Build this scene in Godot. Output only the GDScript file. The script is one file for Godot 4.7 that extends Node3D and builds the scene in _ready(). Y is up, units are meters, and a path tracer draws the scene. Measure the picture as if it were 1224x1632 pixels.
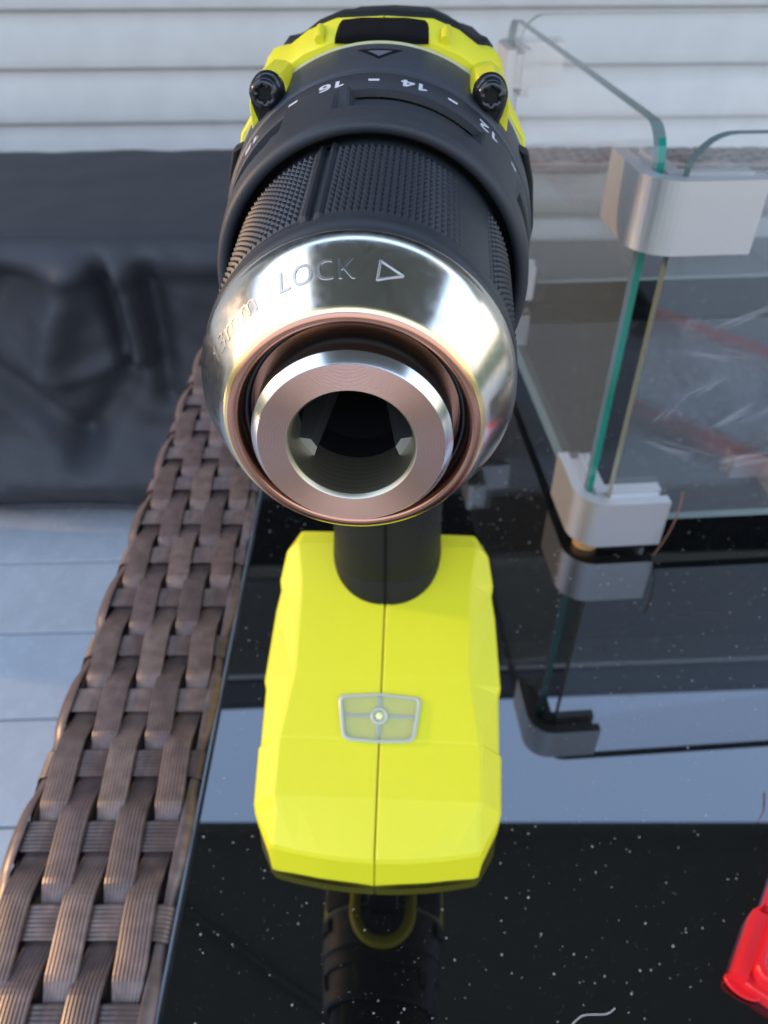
extends Node3D
# A cordless drill standing on a black glass patio table, seen nose-on from just above its chuck.
# World: y = 0 is the deck, the camera stands over x = 0, z = 0 and looks towards -z. Distances "d" below are metres (or mm) ahead of it.

const TY := 0.594          # top of the table's glass
const AX := 170.0          # drill axis above the glass, mm
const ROOT_D := 165.0      # the drill's base point, mm ahead of the camera
const MM := 0.001

var names := {}
var group_id := 1
var rng := RandomNumberGenerator.new()
var tex := {}
var M := {}

# ---------------------------------------------------------------- nodes
func numbered(called: String) -> String:
	if not names.has(called):
		names[called] = 0
		return called
	names[called] += 1
	return "%s_%03d" % [called, names[called]]

func tag(o: Node3D, label: String, category: String, group := "", kind := "") -> void:
	if label != "": o.set_meta("label", label)
	if category != "": o.set_meta("category", category)
	if group != "": o.set_meta("group", group)
	if kind != "": o.set_meta("kind", kind)

func thing(called: String, label: String, category: String, at := Vector3.ZERO, turn := 0.0, group := "") -> Node3D:
	var o := Node3D.new()
	o.name = numbered(called)
	add_child(o)
	o.position = at
	o.rotation.y = turn
	tag(o, label, category, group)
	return o

func part_name(called: String, parent: Node) -> String:
	if not parent.has_node(called): return called
	var k := 1
	if parent.has_meta("n_" + called): k = int(parent.get_meta("n_" + called)) + 1
	parent.set_meta("n_" + called, k)
	return "%s_%03d" % [called, k]

func put(called: String, mesh: Mesh, mat: Material, parent: Node = null) -> MeshInstance3D:
	var o := MeshInstance3D.new()
	o.mesh = mesh
	o.material_override = null
	if mat != null:
		for k in mesh.get_surface_count(): o.set_surface_override_material(k, mat)
	if parent == null:
		o.name = numbered(called)
		add_child(o)
	else:
		o.name = part_name(called, parent)
		parent.add_child(o)
	return o

func obj(called: String, st: SurfaceTool, mat: Material, parent: Node = null) -> MeshInstance3D:
	st.generate_normals()
	return put(called, st.commit(), mat, parent)

# ---------------------------------------------------------------- shapes
func tool() -> SurfaceTool:
	var st := SurfaceTool.new()
	st.begin(Mesh.PRIMITIVE_TRIANGLES)
	return st

func fresh(st: SurfaceTool, flat := false) -> void:
	if flat:
		st.set_smooth_group(-1)
	else:
		group_id += 1
		st.set_smooth_group(group_id)

func tri(st: SurfaceTool, a: Vector3, b: Vector3, c: Vector3) -> void:
	st.add_vertex(a); st.add_vertex(b); st.add_vertex(c)

func quad(st: SurfaceTool, a: Vector3, b: Vector3, c: Vector3, d: Vector3) -> void:
	st.add_vertex(a); st.add_vertex(b); st.add_vertex(c)
	st.add_vertex(a); st.add_vertex(c); st.add_vertex(d)

# rows of points joined by quads; flip turns the faces round
func grid(st: SurfaceTool, rows: Array, closed := false, flip := false, flat := false) -> void:
	fresh(st, flat)
	for j in rows.size() - 1:
		var p: PackedVector3Array = rows[j]
		var q: PackedVector3Array = rows[j + 1]
		var n := p.size()
		for i in (n if closed else n - 1):
			var k := (i + 1) % n
			if flip: quad(st, p[i], q[i], q[k], p[k])
			else: quad(st, p[i], p[k], q[k], q[i])

func fan(st: SurfaceTool, ring: PackedVector3Array, flip := false) -> void:
	fresh(st, true)
	var c := Vector3.ZERO
	for p in ring: c += p
	c /= ring.size()
	for i in ring.size():
		var k := (i + 1) % ring.size()
		if flip: tri(st, c, ring[k], ring[i])
		else: tri(st, c, ring[i], ring[k])

func box(st: SurfaceTool, lo: Vector3, hi: Vector3, b := 0.0) -> void:
	# a box whose edges are bevelled by b
	fresh(st, true)
	var c := (lo + hi) * 0.5
	var h := (hi - lo) * 0.5
	if b <= 0.0:
		b = 0.00001
	b = minf(b, minf(h.x, minf(h.y, h.z)) * 0.9)
	for s in [-1.0, 1.0]:
		for ax in 3:
			var u := (ax + 1) % 3
			var v := (ax + 2) % 3
			var q := []
			for e in [[-1, -1], [1, -1], [1, 1], [-1, 1]]:
				var p := Vector3.ZERO
				p[ax] = s * h[ax]; p[u] = e[0] * (h[u] - b); p[v] = e[1] * (h[v] - b)
				q.append(c + p)
			if s > 0: quad(st, q[3], q[2], q[1], q[0])
			else: quad(st, q[0], q[1], q[2], q[3])
	if b < 0.00002: return
	for ax in 3:
		var u := (ax + 1) % 3
		var v := (ax + 2) % 3
		for su in [-1.0, 1.0]:
			for sv in [-1.0, 1.0]:
				var q := []
				for e in [[-1, 0], [1, 0], [1, 1], [-1, 1]]:
					var p := Vector3.ZERO
					p[ax] = e[0] * (h[ax] - b)
					p[u] = su * (h[u] - (b if e[1] == 1 else 0.0))
					p[v] = sv * (h[v] - (0.0 if e[1] == 1 else b))
					q.append(c + p)
				if su * sv > 0: quad(st, q[3], q[2], q[1], q[0])
				else: quad(st, q[0], q[1], q[2], q[3])
	for sx in [-1.0, 1.0]:
		for sy in [-1.0, 1.0]:
			for sz in [-1.0, 1.0]:
				var a := c + Vector3(sx * h.x, sy * (h.y - b), sz * (h.z - b))
				var d := c + Vector3(sx * (h.x - b), sy * h.y, sz * (h.z - b))
				var e := c + Vector3(sx * (h.x - b), sy * (h.y - b), sz * h.z)
				if sx * sy * sz > 0: tri(st, a, e, d)
				else: tri(st, a, d, e)

func tube(st: SurfaceTool, path: PackedVector3Array, r: float, sides := 8, end_r := -1.0) -> void:
	var rows := []
	var n := path.size()
	var side := Vector3.ZERO
	for i in n:
		var t := (path[mini(i + 1, n - 1)] - path[maxi(i - 1, 0)]).normalized()
		if side == Vector3.ZERO:
			side = t.cross(Vector3.UP if absf(t.y) < 0.9 else Vector3.RIGHT).normalized()
		side = (side - t * side.dot(t)).normalized()
		var up := side.cross(t)
		var rr := r if end_r < 0.0 else lerpf(r, end_r, float(i) / (n - 1))
		var row := PackedVector3Array()
		for k in sides:
			var a := TAU * k / sides
			row.append(path[i] + (side * cos(a) + up * sin(a)) * rr)
		rows.append(row)
	grid(st, rows, true)
	fan(st, rows[0])
	fan(st, rows[n - 1], true)

# a point on the drill: x, height over the axis, distance ahead of the camera, all mm
func dp(x: float, y: float, d: float) -> Vector3:
	return Vector3(x, AX + y, ROOT_D - d) * MM

func ring(r: float, d: float, segs: int) -> PackedVector3Array:
	var row := PackedVector3Array()
	for k in segs:
		var a := TAU * k / segs
		row.append(dp(r * sin(a), r * cos(a), d))
	return row

# lathes about the drill's axis: every inner array is one smooth run of [distance, radius]
func lathe(st: SurfaceTool, runs: Array, segs := 128) -> void:
	for run in runs:
		var rows := []
		for p in run: rows.append(ring(p[1], p[0], segs))
		grid(st, rows, true)

# sections along a path: each an array of Vector3 (closed outline), with a flat look
func loft(st: SurfaceTool, rows: Array, caps := true, flat := true) -> void:
	grid(st, rows, true, false, flat)
	if caps:
		fan(st, rows[0])
		fan(st, rows[rows.size() - 1], true)

func lettering(text: String, size: float, depth: float, where: Callable, bold := false) -> ArrayMesh:
	# TextMesh letters of cap height about size (mm), every point passed through where(x, y, z)
	var f := SystemFont.new()
	f.font_names = PackedStringArray(["Droid Sans"])
	if bold: f.font_weight = 700
	var t := TextMesh.new()
	t.font = f
	t.text = text
	t.font_size = 64
	t.pixel_size = 1.0
	t.depth = 1.0
	t.curve_step = 2.0
	var a := t.get_mesh_arrays()
	var v: PackedVector3Array = a[Mesh.ARRAY_VERTEX]
	var ix: PackedInt32Array = a[Mesh.ARRAY_INDEX]
	var k := size / 46.0
	var st := tool()
	fresh(st, true)
	for i in ix.size():
		var p := v[ix[i]]
		st.add_vertex(where.call(p.x * k, p.y * k, (p.z + 0.5) * depth))
	st.generate_normals()
	return st.commit()

# ---------------------------------------------------------------- materials
func noise_tex(called: String, freq: float, kind := FastNoiseLite.TYPE_SIMPLEX_SMOOTH, octaves := 4, lo := 0.0, hi := 1.0, size := 512) -> Texture2D:
	if tex.has(called): return tex[called]
	var n := FastNoiseLite.new()
	n.noise_type = kind
	n.frequency = freq
	n.fractal_octaves = octaves
	n.seed = 11 + tex.size()
	var im := n.get_seamless_image(size, size)
	im.convert(Image.FORMAT_L8)
	for y in size:
		for x in size:
			var g := im.get_pixel(x, y).r
			g = lerpf(lo, hi, g)
			im.set_pixel(x, y, Color(g, g, g))
	tex[called] = ImageTexture.create_from_image(im)
	return tex[called]

func mat(called: String, c: Color, rough: float, metal := 0.0, spec := 0.5) -> StandardMaterial3D:
	var m := StandardMaterial3D.new()
	m.resource_name = called
	m.albedo_color = c.linear_to_srgb()
	m.roughness = rough
	m.metallic = metal
	m.metallic_specular = spec
	M[called] = m
	return m

func relief(m: StandardMaterial3D, t: Texture2D, per_metre: float, cm: float) -> void:
	m.uv1_triplanar = true
	m.uv1_scale = Vector3.ONE * per_metre
	m.heightmap_enabled = true
	m.heightmap_texture = t
	m.heightmap_scale = cm

func tinted(m: StandardMaterial3D, t: Texture2D, per_metre: float) -> void:
	m.uv1_triplanar = true
	m.uv1_scale = Vector3.ONE * per_metre
	m.albedo_texture = t

func make_materials() -> void:
	var grain := noise_tex("grain", 0.06, FastNoiseLite.TYPE_SIMPLEX, 3)
	var mottle := noise_tex("mottle", 0.012, FastNoiseLite.TYPE_SIMPLEX_SMOOTH, 5, 0.95, 1.0)
	var patchy := noise_tex("patchy", 0.02, FastNoiseLite.TYPE_SIMPLEX_SMOOTH, 5, 0.62, 1.0)
	var m := mat("yellow_plastic", Color(0.645, 0.585, 0.007), 0.44)
	relief(m, grain, 110.0, 0.006)
	mat("yellow_groove", Color(0.25, 0.27, 0.005), 0.6)
	m = mat("black_rubber", Color(0.009, 0.0095, 0.009), 0.55, 0.0, 0.36)
	relief(m, grain, 70.0, 0.012)
	m = mat("collar_plastic", Color(0.022, 0.0235, 0.0265), 0.48, 0.0, 0.44)
	relief(m, grain, 150.0, 0.004)
	m = mat("gear_plastic", Color(0.03, 0.033, 0.039), 0.46, 0.0, 0.46)
	relief(m, grain, 150.0, 0.003)
	m = mat("sleeve_plastic", Color(0.02, 0.022, 0.025), 0.45, 0.0, 0.45)
	mat("gloss_black", Color(0.006, 0.006, 0.007), 0.22)
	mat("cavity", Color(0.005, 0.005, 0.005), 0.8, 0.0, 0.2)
	mat("pointer_grey", Color(0.09, 0.095, 0.11), 0.5)
	m = mat("chrome", Color(0.73, 0.685, 0.595), 0.13, 1.0)
	m.uv1_triplanar = true
	m.uv1_scale = Vector3.ONE * 40.0
	m.roughness_texture = noise_tex("brushing", 0.03, FastNoiseLite.TYPE_SIMPLEX, 4, 0.55, 1.0)
	m.roughness = 0.23
	mat("engraved", Color(0.42, 0.41, 0.38), 0.3, 1.0)
	m = mat("copper", Color(0.46, 0.285, 0.225), 0.38, 1.0)  # reflected skin tones of the onlooker, put into the metal colour

	m = mat("copper_rim", Color(0.5, 0.245, 0.165), 0.27, 1.0)  # the same reflected warmth, put into the colour of rim and recess
	mat("brass", Color(0.78, 0.62, 0.3), 0.25, 1.0)  # gold highlight along the rim, put into the colour
	mat("cream_trim", Color(0.4, 0.4, 0.2), 0.5)
	mat("steel", Color(0.66, 0.65, 0.6), 0.2, 1.0)
	mat("bore_steel", Color(0.55, 0.49, 0.34), 0.42, 1.0)
	mat("jaw_steel", Color(0.3, 0.295, 0.28), 0.45, 0.6)
	mat("jaw_dark", Color(0.03, 0.03, 0.028), 0.5)  # shade on the jaw sides put into the colour; the tips stay light
	mat("white_print", Color(0.48, 0.49, 0.52), 0.6)
	mat("grey_print", Color(0.2, 0.22, 0.25), 0.6)
	m = mat("window_clear", Color(0.42, 0.46, 0.4), 0.06)
	m.albedo_color.a = 0.3
	m.transparency = BaseMaterial3D.TRANSPARENCY_ALPHA
	mat("window_back", Color(0.14, 0.155, 0.06), 0.4)
	mat("window_frame", Color(0.4, 0.415, 0.31), 0.25)
	mat("lamp", Color(0.8, 0.75, 0.3), 0.4)
	# table
	m = mat("table_glass", Color(0.003, 0.0033, 0.0033), 0.02, 0.0, 0.7)
	m.clearcoat_enabled = true
	m.clearcoat = 0.45
	m.clearcoat_roughness = 0.01
	m = mat("table_edge", Color(0.2, 0.22, 0.22), 0.2)
	for k in 4:
		m = mat("wicker_%d" % k, [Color(0.195, 0.124, 0.096), Color(0.15, 0.098, 0.079), Color(0.24, 0.158, 0.124), Color(0.19, 0.12, 0.1)][k], 0.34, 0.15, 0.5)
		tinted(m, patchy, 14.0)
	mat("wicker_core", Color(0.012, 0.009, 0.008), 0.7)
	mat("leg_metal", Color(0.03, 0.025, 0.022), 0.5)
	# glass box
	m = mat("pane", Color(0.9, 1.0, 0.96), 0.0, 0.0, 0.42)
	m.albedo_color.a = 0.03
	m.transparency = BaseMaterial3D.TRANSPARENCY_ALPHA
	mat("edge_green", Color(0.006, 0.19, 0.125), 0.12)
	mat("edge_pale", Color(0.135, 0.17, 0.15), 0.15)
	m = mat("aluminium", Color(0.64, 0.62, 0.59), 0.36, 0.8)
	relief(m, grain, 90.0, 0.004)
	mat("amber_rubber", Color(0.35, 0.2, 0.07), 0.4)
	m = mat("smear", Color(0.7, 0.72, 0.73), 0.9)
	m.albedo_color.a = 0.13
	m.transparency = BaseMaterial3D.TRANSPARENCY_ALPHA
	# surroundings
	m = mat("siding", Color(0.53, 0.515, 0.47), 0.55)
	tinted(m, mottle, 1.7)
	mat("window_dark", Color(0.008, 0.009, 0.01), 0.05)
	mat("trim_white", Color(0.7, 0.7, 0.69), 0.5)
	mat("roofing", Color(0.08, 0.075, 0.07), 0.9)
	for k in 3:
		m = mat("deck_%d" % k, [Color(0.37, 0.39, 0.4), Color(0.385, 0.395, 0.395), Color(0.36, 0.385, 0.405)][k], 0.3)
		tinted(m, mottle, 3.3)
		m.roughness_texture = noise_tex("deck_wear", 0.02, FastNoiseLite.TYPE_SIMPLEX, 5, 0.7, 1.0)
	mat("soil", Color(0.05, 0.045, 0.035), 0.95)
	m = mat("lawn", Color(0.07, 0.1, 0.035), 0.95)
	tinted(m, patchy, 0.6)
	m = mat("cover_cloth", Color(0.021, 0.0215, 0.0245), 0.62)
	relief(m, grain, 12.0, 0.05)
	m.rim_enabled = true
	m.rim = 0.08
	m = mat("canopy_cloth", Color(0.3, 0.29, 0.26), 0.85)
	m.backlight_enabled = true
	m.backlight = Color(0.3, 0.29, 0.26)
	mat("mast_metal", Color(0.05, 0.05, 0.05), 0.4, 0.6)
	m = mat("red_plastic", Color(0.75, 0.02, 0.028), 0.25)
	m.backlight_enabled = true
	m.backlight = Color(0.8, 0.06, 0.06)
	m = mat("film", Color(0.82, 0.85, 0.95), 0.18)
	m.albedo_color.a = 0.3
	m.transparency = BaseMaterial3D.TRANSPARENCY_ALPHA
	mat("dust", Color(0.4, 0.39, 0.36), 0.9)
	mat("fibre", Color(0.6, 0.58, 0.54), 0.8)
	mat("thread", Color(0.2, 0.09, 0.05), 0.7)

# ---------------------------------------------------------------- sky
func sky_image() -> Image:
	var n := FastNoiseLite.new()
	n.seed = 5
	n.frequency = 1.5
	n.fractal_octaves = 5
	n.noise_type = FastNoiseLite.TYPE_SIMPLEX_SMOOTH
	var w := 512
	var h := 256
	var im := Image.create_empty(w, h, false, Image.FORMAT_RGBF)
	for y in h:
		var el := PI * (0.5 - (y + 0.5) / h)
		for x in w:
			var az := TAU * (x + 0.5) / w
			var d := Vector3(cos(el) * cos(az), sin(el), cos(el) * sin(az))
			var t := pow(1.0 - clampf(d.y, 0.0, 1.0), 2.2)
			var c := Vector3(1.85, 2.65, 4.3).lerp(Vector3(2.2, 2.05, 1.75), t)
			# clouds lie on a sheet overhead
			var q := d / maxf(d.y + 0.25, 0.12)
			var v := n.get_noise_3d(q.x * 0.9, 3.0, q.z * 0.9) * 0.5 + 0.5
			var cloud := smoothstep(0.52, 0.74, v) * smoothstep(-0.02, 0.1, d.y)
			c = c.lerp(Vector3(3.3, 3.05, 2.5), cloud * 0.75)
			if d.y < 0.0: c = Vector3(0.35, 0.36, 0.3)
			im.set_pixel(x, y, Color(c.x, c.y, c.z))
	return im

# ---------------------------------------------------------------- scene
func _ready() -> void:
	rng.seed = 7
	var cam := Camera3D.new()
	cam.name = "camera"
	add_child(cam)
	cam.position = Vector3(0, TY + 0.222, 0)
	cam.rotation_degrees = Vector3(-40.0, 0, 0)
	var at := CameraAttributesPhysical.new()
	at.frustum_focal_length = 18.03
	at.frustum_near = 0.01
	at.frustum_far = 400.0
	at.frustum_focus_distance = 0.099
	at.exposure_aperture = 26.0
	cam.attributes = at
	cam.fov = 67.3
	cam.near = 0.01
	cam.far = 400.0
	cam.current = true

	var env := Environment.new()
	env.background_mode = Environment.BG_SKY
	var sky := Sky.new()
	var sm := PanoramaSkyMaterial.new()
	sm.panorama = ImageTexture.create_from_image(sky_image())
	sky.sky_material = sm
	env.sky = sky
	env.tonemap_mode = Environment.TONE_MAPPER_LINEAR
	env.tonemap_exposure = 0.86
	env.sdfgi_enabled = true
	env.ssao_enabled = true
	env.ssil_enabled = true
	var we := WorldEnvironment.new()
	we.name = "environment"
	we.environment = env
	add_child(we)
	var sun := DirectionalLight3D.new()
	sun.name = "sun"
	sun.light_energy = 1.0
	sun.light_color = Color(1.0, 0.8, 0.56)
	sun.light_angular_distance = 0.5
	sun.shadow_enabled = true
	add_child(sun)
	var from := Vector3(-1.0, 0.26, -0.2)
	sun.look_at_from_position(from, Vector3.ZERO, Vector3.UP)

	make_materials()
	build_ground()
	build_house()
	build_umbrella()
	build_cover()
	build_table()
	build_glass_box()
	build_drill()
	build_case()
	build_litter()

# ---------------------------------------------------------------- setting
func build_ground() -> void:
	var st := tool()
	fresh(st, true)
	quad(st, Vector3(-180, -0.4, -180), Vector3(180, -0.4, -180), Vector3(180, -0.4, 180), Vector3(-180, -0.4, 180))
	var g := obj("ground", st, M.lawn)
	tag(g, "", "", "", "structure")
	var deck := Node3D.new()
	deck.name = numbered("deck")
	add_child(deck)
	deck.rotation.y = deg_to_rad(2.0)
	tag(deck, "", "", "", "structure")
	var meshes := []
	for k in 3:
		var s := tool()
		box(s, Vector3(-2.6, -0.03, -0.0693), Vector3(2.6, 0.0, 0.0693), 0.0007)
		s.generate_normals()
		meshes.append(s.commit())
	for i in 26:
		var o := put("deck_board", meshes[i % 3], M["deck_%d" % ((i * 7) % 3)], deck)
		# joints fall at .869, .727, .584, .443 m ahead
		o.position = Vector3(-0.0, 0, -0.869 + 0.071 - 0.142 * 7.0 + i * 0.142)
	var s2 := tool()
	for x in [-2.2, -0.75, 0.75, 2.2]:
		box(s2, Vector3(x - 0.03, -0.2, -1.85), Vector3(x + 0.03, -0.032, 1.9))
	obj("joist", s2, M.soil, deck)

func build_house() -> void:
	var house := thing("house", "house wall of pale grey-blue lap siding behind the table", "house", Vector3(0, 0, -1.83), deg_to_rad(2.6))
	var ex := 0.102
	var st := tool()
	# one course: the face leans in towards its top, the butt edge at the foot is rounded
	var rows := []
	for p in [[0.012, 0.0], [0.0125, 0.0], [0.0145, 0.0012], [0.0152, 0.004], [0.0142, 0.02], [0.004, 0.099], [0.002, 0.104]]:
		var row := PackedVector3Array()
		for x in 9: row.append(Vector3(-4.0 + x, p[1], p[0]))
		rows.append(row)
	grid(st, rows)
	var back := tool()
	box(back, Vector3(-4, -0.3, -0.2), Vector3(4, 2.33, -0.002))
	obj("wall_core", back, M.trim_white, house)
	st.generate_normals()
	var course := st.commit()
	for k in 22:
		var o := put("siding_board", course, M.siding, house)
		o.position = Vector3(0, 0.6 - ex * 6.0 + k * ex, 0)
	var s := tool()
	box(s, Vector3(-4.2, 2.165, 0.0), Vector3(4.2, 2.18, 0.30))
	obj("soffit", s, M.trim_white, house)
	s = tool()
	box(s, Vector3(-4.2, 2.15, 0.302), Vector3(4.2, 2.32, 0.32), 0.002)
	obj("fascia", s, M.trim_white, house)
	s = tool()
	box(s, Vector3(-4.2, 2.172, 0.324), Vector3(4.2, 2.302, 0.42), 0.012)
	obj("gutter", s, M.mast_metal, house)
	s = tool()
	box(s, Vector3(-4.2, 2.146, 0.33), Vector3(4.2, 2.166, 0.424), 0.002)
	obj("drip_edge", s, M.trim_white, house)
	s = tool()
	fresh(s, true)
	quad(s, Vector3(-4.3, 2.34, 0.4), Vector3(4.3, 2.34, 0.4), Vector3(4.3, 3.94, -4.2), Vector3(-4.3, 3.94, -4.2))
	quad(s, Vector3(-4.3, 2.322, 0.4), Vector3(-4.3, 3.92, -4.2), Vector3(4.3, 3.92, -4.2), Vector3(4.3, 2.322, 0.4))
	quad(s, Vector3(-4.3, 2.34, 0.4), Vector3(-4.3, 2.322, 0.4), Vector3(4.3, 2.322, 0.4), Vector3(4.3, 2.34, 0.4))
	obj("roof", s, M.roofing, house)
	# a wide dark window above the table, seen only as a mirror image in the glass top
	s = tool()
	box(s, Vector3(-1.5, 1.06, 0.0), Vector3(1.9, 2.1, 0.022))
	var win := obj("window", s, M.window_dark, house)
	for q in [[-1.56, 1.005, 1.96, 1.055], [-1.56, 2.1, 1.96, 2.15], [-1.56, 1.056, -1.505, 2.098], [1.905, 1.056, 1.96, 2.098]]:
		s = tool()
		box(s, Vector3(q[0], q[1], 0.0), Vector3(q[2], q[3], 0.03), 0.003)
		obj("window_frame", s, M.trim_white, win)

func build_umbrella() -> void:
	# stands over the table, outside the frame; its canopy is what the near glass mirrors
	var u := thing("patio_umbrella", "large square beige-grey canopy overhead, mirrored in the near glass", "umbrella", Vector3(0.45, 0, 0.0))
	var lo := Vector3(-1.25, 2.31, -1.0)
	var hi := Vector3(1.25, 2.31, 0.75)
	var top := Vector3(0, 2.58, -0.3)
	var c := [lo, Vector3(hi.x, lo.y, lo.z), hi, Vector3(lo.x, lo.y, hi.z)]
	var st := tool()
	fresh(st, true)
	for k in 4:
		var a: Vector3 = c[k]
		var b: Vector3 = c[(k + 1) % 4]
		tri(st, a, b, top)
		tri(st, a - Vector3(0, 0.004, 0), top - Vector3(0, 0.004, 0), b - Vector3(0, 0.004, 0))
		quad(st, a, a - Vector3(0, 0.06, 0), b - Vector3(0, 0.06, 0), b)
	obj("canopy", st, M.canopy_cloth, u)
	for k in 4:
		st = tool()
		tube(st, PackedVector3Array([c[k] - Vector3(0, 0.02, 0), top - Vector3(0, 0.03, 0)]), 0.01, 6)
		obj("rib", st, M.canopy_cloth, u)
	st = tool()
	tube(st, PackedVector3Array([Vector3(1.7, 0.0, -0.3), Vector3(1.7, 2.82, -0.3)]), 0.03, 12)
	tube(st, PackedVector3Array([Vector3(1.7, 2.8, -0.3), Vector3(0, 2.79, -0.3), Vector3(0, 2.52, -0.3)]), 0.022, 10)
	obj("mast", st, M.mast_metal, u)

func seg_dist(p: Vector2, a: Vector2, b: Vector2) -> float:
	var t := clampf((p - a).dot(b - a) / (b - a).length_squared(), 0.0, 1.0)
	return p.distance_to(a + (b - a) * t)

func build_cover() -> void:
	var o := thing("furniture_cover", "black cloth cover draped over low furniture beside the siding", "cover", Vector3.ZERO, deg_to_rad(1.5))
	var n := FastNoiseLite.new()
	n.seed = 3
	n.frequency = 5.0
	n.fractal_octaves = 3
	var folds := [[-0.375, 0.43, -0.45, 0.27, 0.022, 0.022], [-0.338, 0.44, -0.336, 0.27, 0.011, -0.022], [-0.306, 0.43, -0.316, 0.29, 0.014, 0.02],
		[-0.53, 0.26, -0.428, 0.15, 0.022, -0.017], [-0.428, 0.15, -0.345, 0.24, 0.02, -0.016], [-0.43, 0.255, -0.33, 0.285, 0.012, 0.008],
		[-0.285, 0.42, -0.29, 0.22, 0.016, -0.018], [-0.55, 0.33, -0.47, 0.4, 0.03, -0.02], [-0.7, 0.4, -0.72, 0.1, 0.03, 0.03], [-0.85, 0.42, -0.8, 0.1, 0.03, -0.03],
		[-1.0, 0.42, -1.05, 0.1, 0.04, 0.03], [-1.25, 0.42, -1.2, 0.1, 0.04, -0.03], [-0.6, 0.09, -0.2, 0.1, 0.035, 0.022]]
	var rows := []
	var path := []   # (height, d): over the back, along the top, round the front edge and down
	for k in 5: path.append(Vector2(lerpf(0.05, 0.448, k / 4.0), 1.37))
	for k in 22: path.append(Vector2(0.458, lerpf(1.36, 0.985, k / 21.0)))
	for k in 7:
		var a := PI / 2 * (k + 1) / 8.0
		path.append(Vector2(0.423 + 0.035 * cos(a), 0.985 - 0.035 * sin(a)))
	for k in 80: path.append(Vector2(lerpf(0.42, 0.022, k / 79.0), lerpf(0.95, 0.965, k / 79.0)))
	var nx := 260
	for p: Vector2 in path:
		var row := PackedVector3Array()
		for i in nx:
			var x := lerpf(-1.9, -0.03, float(i) / (nx - 1))
			var h := p.x
			var d := p.y
			var wob := n.get_noise_3d(x * 0.8, h, d) * 0.012 + n.get_noise_3d(x * 3.0, h * 3.0, d * 3.0) * 0.004
			if d < 0.98:
				var out := 0.0
				for f in folds:
					var s := seg_dist(Vector2(x, h), Vector2(f[0], f[1]), Vector2(f[2], f[3]))
					out += f[5] * 1.5 * exp(-s * s / (f[4] * f[4] * 1.5))
				out -= 0.022 * smoothstep(0.43, 0.39, h) * smoothstep(0.05, 0.2, h)
				out *= smoothstep(0.46, 0.40, h)
				d -= out + wob
				h += 0.012 * sin(x * 9.0) * smoothstep(0.1, 0.02, h)
			else:
				h += wob * 0.35 - 0.004 * smoothstep(1.0, 1.1, d) * (0.5 + 0.5 * sin(x * 5.0))
			# the right-hand end turns down
			var e := smoothstep(-0.12, -0.03, x)
			h = maxf(0.015, h - 0.06 * e * e * (1.0 if d > 0.98 else 0.3))
			row.append(Vector3(x, h, -d))
		# the end panel
		var q := row[nx - 1]
		for t in [0.25, 0.5, 0.75, 1.0]:
			row.append(Vector3(q.x + 0.02 * t, lerpf(q.y, 0.02, t), q.z))
		rows.append(row)
	var st := tool()
	grid(st, rows, false, true)
	obj("cloth", st, M.cover_cloth, o)
	st = tool()
	var hem := PackedVector3Array()
	var last: PackedVector3Array = rows[rows.size() - 1]
	for i in range(0, nx, 3): hem.append(last[i] + Vector3(0, 0.004, 0.001))
	tube(st, hem, 0.005, 6)
	obj("hem", st, M.gloss_black, o)
	st = tool()
	var tagrow := []
	for j in 3:
		var row := PackedVector3Array()
		for i in 7:
			row.append(Vector3(-0.612 + 0.0055 * i, 0.066 - 0.006 * j, -0.942 + 0.0015 * sin(i * 1.3)))
		tagrow.append(row)
	grid(st, tagrow)
	obj("sewn_label", st, M.trim_white, o)

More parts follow.
